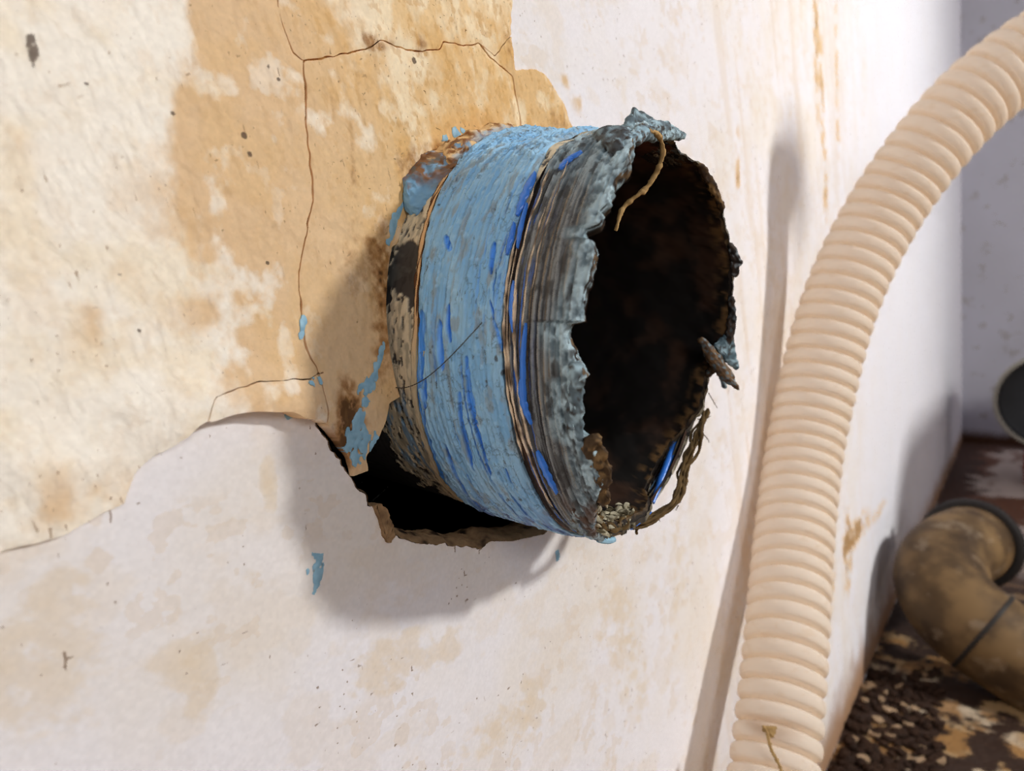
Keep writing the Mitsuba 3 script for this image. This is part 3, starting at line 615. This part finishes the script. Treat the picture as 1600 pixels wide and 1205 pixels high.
lump('drain_pipe__rim_flake', [cp(191, 40.5, 53.2, 1.2), cp(195, 38.5, 53.6, 1.2), (*at(1122, 572, 218.5), 1.0)], ((70, 54, 40), (104, 84, 62), (100, 116, 120)), 75, .5, .6)
lump('drain_pipe__rim_flake', [(*at(1118, 540, 217), .6), (*at(1140, 520, 219), .9), (*at(1151, 574, 218), .7), (*at(1134, 560, 217), 1.1)], ((74, 96, 106), (150, 176, 186), (44, 40, 38)), 66, .8, .8, lab='blue grey flake on the right side of the rim')
lump('drain_pipe__rim_flake', [(*at(1126, 588, 222), .6), (*at(1132, 604, 222), .9)], ((84, 104, 112), (150, 170, 180), (60, 54, 48)), 67, .4, .8)
lump('drain_pipe__rim_crust', [cp(150, 44.5, 54, 1.1), cp(156, 46, 54.5, 1.3), cp(160, 45, 54.2, 1.0)], ((30, 26, 24), (66, 54, 44), (150, 160, 166)), 68, .8, .7)
lump('drain_pipe__rim_crust', [cp(118, 42, 53.6, 1.0), cp(126, 43.3, 53.8, 1.0), cp(136, 44, 53.8, 1.0)], ((64, 46, 30), (128, 100, 62), (40, 30, 24)), 69, .8, .7)
lump('drain_pipe__rim_crust', [cp(168, 44, 53.6, .9), cp(176, 44.5, 53.8, 1.2), cp(186, 43.5, 53.8, 1.0)], ((24, 20, 18), (62, 48, 38), (90, 100, 104)), 70, .8, .7)
lump('drain_pipe__rim_lump', [cp(-24, 56, 53.4, 1.8), cp(-29, 56, 53, 2.0), cp(-36, 55, 52.8, 2.0), cp(-42, 53.5, 53, 1.6)], ((70, 52, 32), (118, 92, 58), (52, 38, 26)), 71, 1.6, .45, lab='brown lump of crust on the lower left of the rim')
lump('drain_pipe__rim_crust', [cp(-8, 54.5, 54.2, 1.3), cp(-12, 53.3, 54.2, 1.4), cp(-18, 52.5, 54.2, 1.3), cp(-23, 53, 54.0, 1.2)], BG, 72, 1.0, .6)
lump('drain_pipe__rim_crust', [cp(-47, 46, 54.2, 1.5), cp(-56, 42, 54.6, 1.5), cp(-64, 39.5, 54.8, 1.2)], ((100, 110, 108), (150, 166, 170), (88, 66, 44)), 73, 1.0, .6)
# fibre debris along the bottom of the mouth
sticks = []
for i in range(260):
    th_ = rng.uniform(-96, -40); k = rng.uniform(0, 1)
    aa = tab(th_, RIM) - 1 - 7 * k ** 1.5 + rng.uniform(-.5, .8)
    R_ = 51.6 - 1.6 * rng.random() if k > .2 else 52.5 + 1.8 * rng.random()
    p0 = cyl(th_, aa, R_); d = cyl(th_ + rng.uniform(-7, 7), aa + rng.uniform(-2.5, 1.8), R_ + rng.uniform(-.8, .8))
    mid = (p0 + d) / 2 + rng.normal(0, .35, 3)
    sticks.append(tube(np.array([p0, mid, d]), np.array([.25, .55, .2]) * rng.uniform(.5, 1.7), 5, n=7))
add('drain_pipe__fibre_debris', *join(sticks), 'grey_fibre', smooth=40, kind='stuff', label='tangle of dry fibres on the bottom of the mouth')
sticks = []
for i in range(110):
    th_ = rng.uniform(-92, -50); k = rng.uniform(0, 1)
    p0 = cyl(th_, tab(th_, RIM) - 8 * k + .6, 51.2 + 2.6 * (1 - k) * rng.random()); d = cyl(th_ + rng.uniform(-9, 9), tab(th_, RIM) - 8 * k + rng.uniform(-2, 1.5), 52 + rng.uniform(-1.2, 1.5))
    sticks.append(tube(np.array([p0, (p0 + d) / 2 + rng.normal(0, .4, 3), d]), np.array([.25, .5, .2]) * rng.uniform(.5, 1.6), 5, n=7))
add('drain_pipe__fibre_debris', *join(sticks), 'brown_fibre', smooth=40, kind='stuff', label='brown crumbs and fibres on the lower rim')
# fibrous cord hanging along the broken lower right of the mouth, and the blue liner edge inside it
cord = [at(1104, 640, 228), at(1098, 660, 226), at(1090, 685, 223), at(1080, 710, 220), at(1068, 740, 217), at(1063, 765, 212), at(1048, 788, 206), at(1020, 806, 201), at(990, 822, 194)]
for s in range(8):
    pts = [p + rng.normal(0, .9, 3) for p in cord]
    add('drain_pipe__fibre_cord', *tube(pts, .55 * (.6 + .8 * nz(np.arange(80) * .35, s, 1, seed=9)), 6, n=80, wob=.5, seed=s), 'brown_fibre', smooth=40)
hairs = []
for px, py, dx, dy, d in [(1107, 614, 14, 24, 228), (1095, 660, 16, -10, 226), (1100, 680, 8, 12, 224), (1075, 700, 12, 16, 221), (1068, 655, -8, -6, 223), (1090, 655, 18, -4, 225), (1060, 790, -4, 8, 207), (1030, 806, 2, 9, 203), (935, 700, 1, 18, 133), (930, 712, 4, 8, 133)]:
    p0, p1 = at(px, py, d), at(px + dx, py + dy, d + 1)
    hairs.append(tube(np.array([p0, (p0 + p1) / 2 + rng.normal(0, .3, 3), p1]), [.18, .16, .1], 5, n=9))
add('drain_pipe__loose_fibre', *join(hairs), 'brown_fibre', smooth=40, kind='stuff', label='loose hair-fine fibres on the rim')
lin_pts = [at(1074, 640, 222), at(1062, 672, 221), at(1046, 715, 214), at(1032, 752, 207), at(1020, 786, 201)]
add('drain_pipe__liner_edge', *tube(lin_pts, np.r_[np.linspace(.4, 1.15, 12), np.full(26, 1.15), np.linspace(1.1, .6, 12)], 10, n=50, wob=.12), 'blue_plastic', smooth=40, label='glossy blue plastic liner edge inside the lower right of the mouth')
add('drain_pipe__liner_edge', *tube([at(985, 826, 191), at(1002, 812, 195), at(1016, 800, 199)], [.5, .9, .5], 8, n=3), 'blue_plastic', smooth=40)
add('drain_pipe__liner_edge', *tube([cyl(-70, 41.5, 55.6), cyl(-75, 41.2, 55.7), cyl(-80, 40.5, 55.6)], .8, 8, n=12), 'blue_smear', smooth=40, label='pale blue paint edge under the rim')
# the beige root fibre that hangs over the mouth
rt = [at(1003, 203, 147), at(1018, 205, 150), at(1032, 218, 154), at(1035, 240, 156), at(1022, 276, 157), at(1008, 296, 157), at(990, 310, 156), at(974, 325, 156), at(968, 338, 155), at(962, 360, 155)]
k = np.linspace(0, 1, 90)
add('root_fibre', *tube(rt, (.42 + .3 * np.sin(np.pi * k)) * (.6 + .8 * nz(k * 22, 1, 1, seed=2)), 7, n=90, wob=.4), 'dry_fibre', smooth=40, label='thin dry beige root fibre dangling over the top of the pipe mouth', category='root')
hr = [cyl(*p) for p in [(*pipe_coords(766, 505), 57.6), (*pipe_coords(735, 535), 57.2), (*pipe_coords(690, 577), 57.2), (*pipe_coords(655, 598), 56.8), (*pipe_coords(625, 603), 56.2), (*pipe_coords(598, 590), 55.6)]]
add('hair', *tube(hr, .11, 5, n=50), 'hair', smooth=40, label='single fine dark hair lying slantwise across the sky blue paint', category='hair')

# mortar lump where pipe and wall meet, half painted blue
def on_pipe(px, py, R):
    t_, a_ = pipe_coords(px, py, R); return cyl(t_, a_, R)
ml = []
for px, py, d, r in [(640, 292, 163, 2.6), (655, 262, 168, 2.5), (690, 250, 170, 3.0), (735, 240, 170, 3.0), (645, 325, 161, 2.0), (690, 300, 166, 4.0), (735, 275, 166, 4.0), (668, 345, 163, 2.0)]:
    ml.append((*at(px, py, d), r))
v, f = blob(ml, .45, 1.5, .32, 81, 5)
v = v + unit(at(680, 290, 150) - at(680, 290, 170)) * (1.1 * (fb(v * np.array([1.1, 1.1, .7]), 4, 85) - .5) + .5 * (fb(v * 2.6, 3, 86) - .5))[:, None]
zp = np.percentile(v[:, 2], [25, 55, 80])
qd = fb(v * .35, 4, 82); q3 = fb(v * np.array([.9, .9, .5]), 4, 83)
lower = sst(3, -5, v[:, 2] - 45 + 5 * (qd - .5) * 2) 
colm = lerp(np.array(lin(226, 192, 142)), np.array(lin(128, 92, 62)), sst(.35, .55, q3 + .25 * sst(zp[2] + 2, zp[2] - 3, v[:, 2])))
colm = lerp(colm, np.array(lin(104, 114, 114)), sst(.5, .6, fb(v * .6 + 3, 4, 84)) * sst(zp[2] + 1, zp[2] - 2, v[:, 2]) * .8)
bluem = np.clip(sst(zp[1], zp[0], v[:, 2] + 9 * (qd - .5)) + sst(.58, .64, fb(v * np.array([.5, .5, .25]), 4, 87)) * .8, 0, 1)
colm = lerp(colm, np.array(lin(124, 170, 204)), bluem)
v2, f2 = blob([cp(46, 5, 54.5, 2.0), cp(58, 4, 54.8, 2.4), cp(70, 3, 54.6, 2.2), cp(84, 2, 54.0, 2.0), cp(50, 0, 55.5, 2.0), cp(75, -1, 55, 2.0)], .8, 1.2, .5, 91, 4)
q4 = fb(v2 * .7, 4, 92)
col2 = lerp(lerp(np.array(lin(226, 192, 140)), np.array(lin(140, 92, 50)), sst(.45, .6, q4)), np.array(lin(128, 174, 206)), sst(-8, -11, v2 @ [0, 1, 0] + 3 * (q4 - .5)))
labels['mortar_lump'] = {'label': 'lump of mortar half smeared with blue paint, sitting on the upper left of the pipe at the wall', 'category': 'mortar'}
add('drain_pipe__mortar_lump', v, f, 'rough_crust', color=colm, label='brown mortar lump half smeared with blue paint at the upper left')
labels.pop('mortar_lump')
add('drain_pipe__mortar_lump', v2, f2, 'rough_crust', color=col2, label='thin ridge of tan mortar along the top of the pipe at the wall')

# ---------------------------------------------------------------- the corrugated hose
hose_px = [(1180, 1500, 262), (1192, 1350, 280), (1209, 1205, 300), (1219, 1100, 315), (1228, 1000, 331), (1235, 900, 351), (1244, 800, 372), (1257, 700, 390), (1277, 600, 400), (1303, 500, 405), (1343, 400, 407), (1398, 303, 404), (1458, 222, 396), (1528, 148, 388), (1606, 88, 380), (1700, 35, 370), (1800, -5, 362)]
cl = np.array([at(*p) for p in hose_px])
cl = np.vstack([cl[0] + 1.0 * (cl[0] - cl[1]) + [0, 0, -25], cl, cl[-1] + [22, -58, 30], cl[-1] + [42, -130, 62], cl[-1] + [66, -220, 100]])
cc, ss = spline(cl, 3600)
T_, N_, B_ = frames(cc)
pitch = 9.2
hs = np.linalg.norm(cc[:, None] - cl[None, [0, 4, 9, 14, 17]], axis=2).argmin(0)
RO = np.interp(np.arange(len(ss)), hs, [19.4, 19.5, 22.0, 22.9, 23.0])
ph = (ss % pitch) / pitch
prof = RO - 2.6 * np.exp(-((np.minimum(ph, 1 - ph)) / .11) ** 2) - 1.5 * (2 * np.abs(ph - .5)) ** 2.2
sides = 72
an = np.arange(sides) * 2 * np.pi / sides
v = cc[:, None] + prof[:, None, None] * (np.cos(an)[None, :, None] * N_[:, None] + np.sin(an)[None, :, None] * B_[:, None])
i, j = np.meshgrid(np.arange(len(cc) - 1), np.arange(sides), indexing='ij')
q = np.stack([i * sides + j, i * sides + (j + 1) % sides, (i + 1) * sides + (j + 1) % sides, (i + 1) * sides + j], -1).reshape(-1, 4)
DRIP = at(1190, 1150, 288)
def hose_color(p, n, uv):
    x, y, z = p.x * 1000, p.y * 1000, p.z * 1000 - Z0
    c = mix(L3(254, 246, 234), L3(253, 241, 225), fbm(x / 30, y / 30, z / 30, 3))
    c = mix(c, L3(236, 212, 180), smoothstep(.58, .78, fbm(x / 6, y / 6, z / 3, 4)) * .25)
    d = dr.exp(-.5 * (dr.square((x - float(DRIP[0])) / 9) + dr.square((z - float(DRIP[2])) / 2.2)))
    return mix(c, L3(176, 128, 70), d * .6)
scene['hose_plastic'] = {'type': 'principledthin', 'base_color': mikit.proc(hose_color), 'roughness': .32, 'diff_trans': 0.75, 'spec_trans': 0.0}
add('corrugated_hose', v.reshape(-1, 3), tri(q), 'hose_plastic', smooth=True, label='cream translucent corrugated drain hose curving up in front of the wall', category='hose')
rt = [at(1192, 1135, 288), at(1200, 1150, 285), at(1204, 1168, 283), at(1212, 1185, 281), at(1222, 1210, 278)]
add('root_scrap', *tube(rt, (.5 + .5 * nz(np.arange(50) * .4, 1, 1, seed=2)), 6, n=50, wob=.5), 'dry_fibre', smooth=40, label='dry crumbly root scrap clinging to the lower end of the corrugated hose', category='root')
v, f = blob([(*at(1196, 1140, 288), 1.2), (*at(1204, 1146, 287), 1.5), (*at(1210, 1138, 288), 1.0)], .6, 1.0, .8, 5)
add('root_scrap__crumb', v, f, 'dry_fibre', smooth=40)

# ---------------------------------------------------------------- the elbow on the floor
labels['elbow_pipe'] = {'label': 'grimy brown elbow drain pipe lying on the dirty floor at the right edge', 'category': 'pipe'}
def grime(p, n, uv):
    x, y, z = p.x * 1000, p.y * 1000, p.z * 1000
    c = mix(L3(126, 100, 66), L3(86, 66, 42), smoothstep(.3, .7, fbm(x / 30, y / 30, z / 30, 5)))
    c = mix(c, L3(48, 34, 24), smoothstep(.38, .72, fbm(x / 30 + 5, y / 30, z / 30, 5)) * .75)
    c = mix(c, L3(168, 150, 128), smoothstep(.6, .78, fbm(x / 16, y / 16 + 8, z / 16, 4)) * .35)
    return c
scene['grimy_plastic'] = pbr(grime, .6, .3)
scene['black_rubber'] = two({'type': 'principled', 'base_color': rgb(30, 25, 23), 'roughness': .6})
EL = [(1790, 1150, 600), (1700, 1094, 618), (1600, 1030, 640), (1530, 984, 660), (1487, 944, 684), (1470, 905, 714), (1485, 868, 752), (1515, 850, 800)]
ec, es = spline([at(*p) for p in EL], 160)
er = 44 + 0 * es
add('elbow_pipe__body', *tube(ec, er, 64), 'grimy_plastic', smooth=True)
def ringm(c, axis, r, w_, t_):
    ax = unit(axis); n = unit(np.cross(ax, [0, 0, 1])); b = np.cross(ax, n)
    aa = np.arange(72) / 72 * 2 * np.pi; bb = np.arange(14) / 14 * 2 * np.pi
    A_, B2_ = np.meshgrid(aa, bb, indexing='ij')
    rr = r + t_ * np.sign(np.cos(B2_)) * np.abs(np.cos(B2_)) ** .6; hh = w_ * np.sign(np.sin(B2_)) * np.abs(np.sin(B2_)) ** .6
    v = c + rr[..., None] * (np.cos(A_)[..., None] * n + np.sin(A_)[..., None] * b) + hh[..., None] * ax
    i, j = np.meshgrid(np.arange(72), np.arange(14), indexing='ij')
    q = np.stack([i * 14 + j, ((i + 1) % 72) * 14 + j, ((i + 1) % 72) * 14 + (j + 1) % 14, i * 14 + (j + 1) % 14], -1).reshape(-1, 4)
    return v.reshape(-1, 3), tri(q)
tl = unit(ec[-1] - ec[-8])
add('elbow_pipe__collar', *ringm(ec[-1] + tl * 2, tl, 47.5, 9, 6), 'black_rubber', smooth=True, label='black rubber collar')
sock = np.array([ec[-1] + tl * 4, ec[-1] + tl * 40])
add('elbow_pipe__socket', *tube(sock, 46, 48), 'grimy_plastic', smooth=40)
k = 66
add('elbow_pipe__joint_ring', *ringm(ec[k], ec[k + 1] - ec[k - 1], 44.2, 2.0, 1.0), 'black_rubber', smooth=True, label='thin dark joint line round the elbow')

# ---------------------------------------------------------------- the round drum at the right edge
labels['steel_drum'] = {'label': 'dark grey round drum with a pale rim, cut off by the right edge', 'category': 'drum'}
scene['drum_grey'] = pbr(lambda p, n, uv: mix(L3(74, 78, 82), L3(52, 54, 58), fbm(p.x * 20, p.y * 20, p.z * 20, 4)), .5, .4)
scene['pale_rim'] = two({'type': 'principled', 'base_color': rgb(168, 164, 150), 'roughness': .5})
DD = 1500.0
dc = at(1646, 628, DD); dr_ = 75.5 * DD / F
ax = unit(unit(dc - CAM) * [1, 1, 0.2] + [0, -.0, 0])
n_ = unit(np.cross(ax, [0, 0, 1])); b_ = np.cross(n_, ax)
pr = np.array([(0.01, 60), (.8, 60), (.93, 55), (.95, 0), (1.0, 0), (1.0, 20), (1.02, 60), (1.0, 240), (.9, 262), (.01, 265)])
aa = np.arange(72) / 72 * 2 * np.pi
v = dc + dr_ * pr[None, :, 0, None] * (np.cos(aa)[:, None, None] * n_ + np.sin(aa)[:, None, None] * b_) + pr[None, :, 1, None] * ax
add('steel_drum__body', v.reshape(-1, 3), tri(quads(72, len(pr), True)), 'drum_grey', smooth=40)
add('steel_drum__rim', *ringm(dc, ax, dr_ * .985, 5, 5), 'pale_rim', smooth=True, label='pale rim')
sb = trimesh.creation.box((1, 1, 1))
p0 = at(1597, 700, DD + 60)
top = dc[2] - dr_ - 22
sw = np.array([110, 300, top + Z0])
ring_v = trimesh.creation.box(sw); 
bxm = m3.Manifold.cube(tuple(sw), True) - m3.Manifold.cube((sw[0] - 24, sw[1] + 4, sw[2] - 36), True).translate((0, 0, -18))
mm = bxm.to_mesh()
v = mm.vert_properties[:, :3] + np.array([p0[0] + 70, p0[1] - sw[1] / 2 - 4, (top - Z0) / 2 ])
scene['red_plastic'] = two({'type': 'principled', 'base_color': rgb(150, 50, 46), 'roughness': .45})
add('red_stand', v, mm.tri_verts, 'red_plastic', smooth=False, label='low red stand under the dark grey drum', category='stand')

# ---------------------------------------------------------------- crumbs on the floor
scene['pale_chip'] = pbr(lambda p, n, uv: mix(L3(190, 166, 136), L3(136, 104, 72), fbm(p.x * 200, p.y * 200, p.z * 200, 3)), .7, .3)
scene['dark_crumb'] = pbr(lambda p, n, uv: mix(L3(28, 20, 17), L3(66, 44, 30), fbm(p.x * 200, p.y * 200, p.z * 200, 3)), .8, .2)
def on_floor(px, py):
    r = ray(px, py); return CAM + r * ((-Z0 - CAM[2]) / r[2])
chips = [(1358, 1077, 7), (1392, 1115, 8), (1372, 1128, 6), (1412, 1105, 5), (1392, 1152, 7), (1365, 1150, 6), (1378, 1097, 5), (1420, 1133, 6), (1440, 1172, 7), (1440, 1190, 6), (1335, 1160, 5), (1352, 1100, 5), (1405, 1075, 6), (1383, 1085, 5), (1470, 1190, 6), (1430, 1110, 5), (1350, 1190, 6), (1402, 1138, 5)]
for i, (px, py, s) in enumerate(chips):
    c = on_floor(px, py); c[2] = -Z0 + floor_h(c[0], c[1]) + 1.2
    g = np.random.default_rng(100 + i); n = 9
    a_ = np.arange(n) / n * 2 * np.pi; rr = s * g.uniform(.55, 1.1, n)
    pg = Polygon(np.c_[rr * np.cos(a_), .8 * rr * np.sin(a_)]).buffer(0)
    m = trimesh.creation.extrude_polygon(pg, 2.2, engine='earcut'); m.apply_transform(trimesh.transformations.euler_matrix(g.uniform(-.25, .25), g.uniform(-.25, .25), g.uniform(0, 6)))
    add('floor__paint_chip', np.array(m.vertices) + c, np.array(m.faces), 'pale_chip', smooth=False)
crumbs = []
for i in range(420):
    px, py = rng.uniform(1300, 1470), rng.uniform(1040, 1260)
    if px < 1290 + (1205 - py) * .42: continue
    c = on_floor(px, py)
    if c[1] > -4: continue
    s = rng.uniform(1.5, 5.5); c[2] = -Z0 + floor_h(c[0], c[1]) + .4 * s
    m = trimesh.creation.icosphere(1, s); vv = np.array(m.vertices); vv = vv * (1 + .5 * (fb(vv * .3 + i, 2, 3) - .5)[:, None] * 2) * [1, 1, .7]
    crumbs.append((vv + c, np.array(m.faces)))
add('floor__crumbs', *join(crumbs), 'dark_crumb', smooth=40, kind='stuff', label='dark brown crumbs of dirt on the floor')

# ---------------------------------------------------------------- guessed unseen tub, added to cast the shade around the elbow
def rrect(l, w_, r, n=12):
    out = []
    for cx_, cy_, a0 in ((l / 2 - r, w_ / 2 - r, 0), (-l / 2 + r, w_ / 2 - r, 90), (-l / 2 + r, -w_ / 2 + r, 180), (l / 2 - r, -w_ / 2 + r, 270)):
        for t in np.linspace(0, 90, n): out.append((cx_ + r * math.cos(math.radians(a0 + t)), cy_ + r * math.sin(math.radians(a0 + t))))
    return np.array(out)
rows = [(rrect(860, 360, 150), 0), (rrect(920, 400, 170), 60), (rrect(1000, 460, 200), 420), (rrect(1050, 500, 210), 452), (rrect(1060, 510, 215), 470), (rrect(1050, 500, 210), 482), (rrect(970, 430, 180), 476), (rrect(910, 390, 170), 300), (rrect(780, 300, 130), 120), (rrect(20, 10, 4), 110)]
TUB = np.array([1190.0, -690.0, -Z0 + 2])
v = np.stack([np.c_[r_, np.full(len(r_), z_)] for r_, z_ in rows], 1).reshape(-1, 3) + TUB
scene['white_enamel'] = two({'type': 'principled', 'base_color': rgb(214, 212, 206), 'roughness': .25, 'specular': .5})
add('shade_tub', v, tri(quads(48, len(rows), True))[:, ::-1], 'white_enamel', smooth=40, label='guessed unseen white tub added to shade the elbow pipe', category='shade_tub')
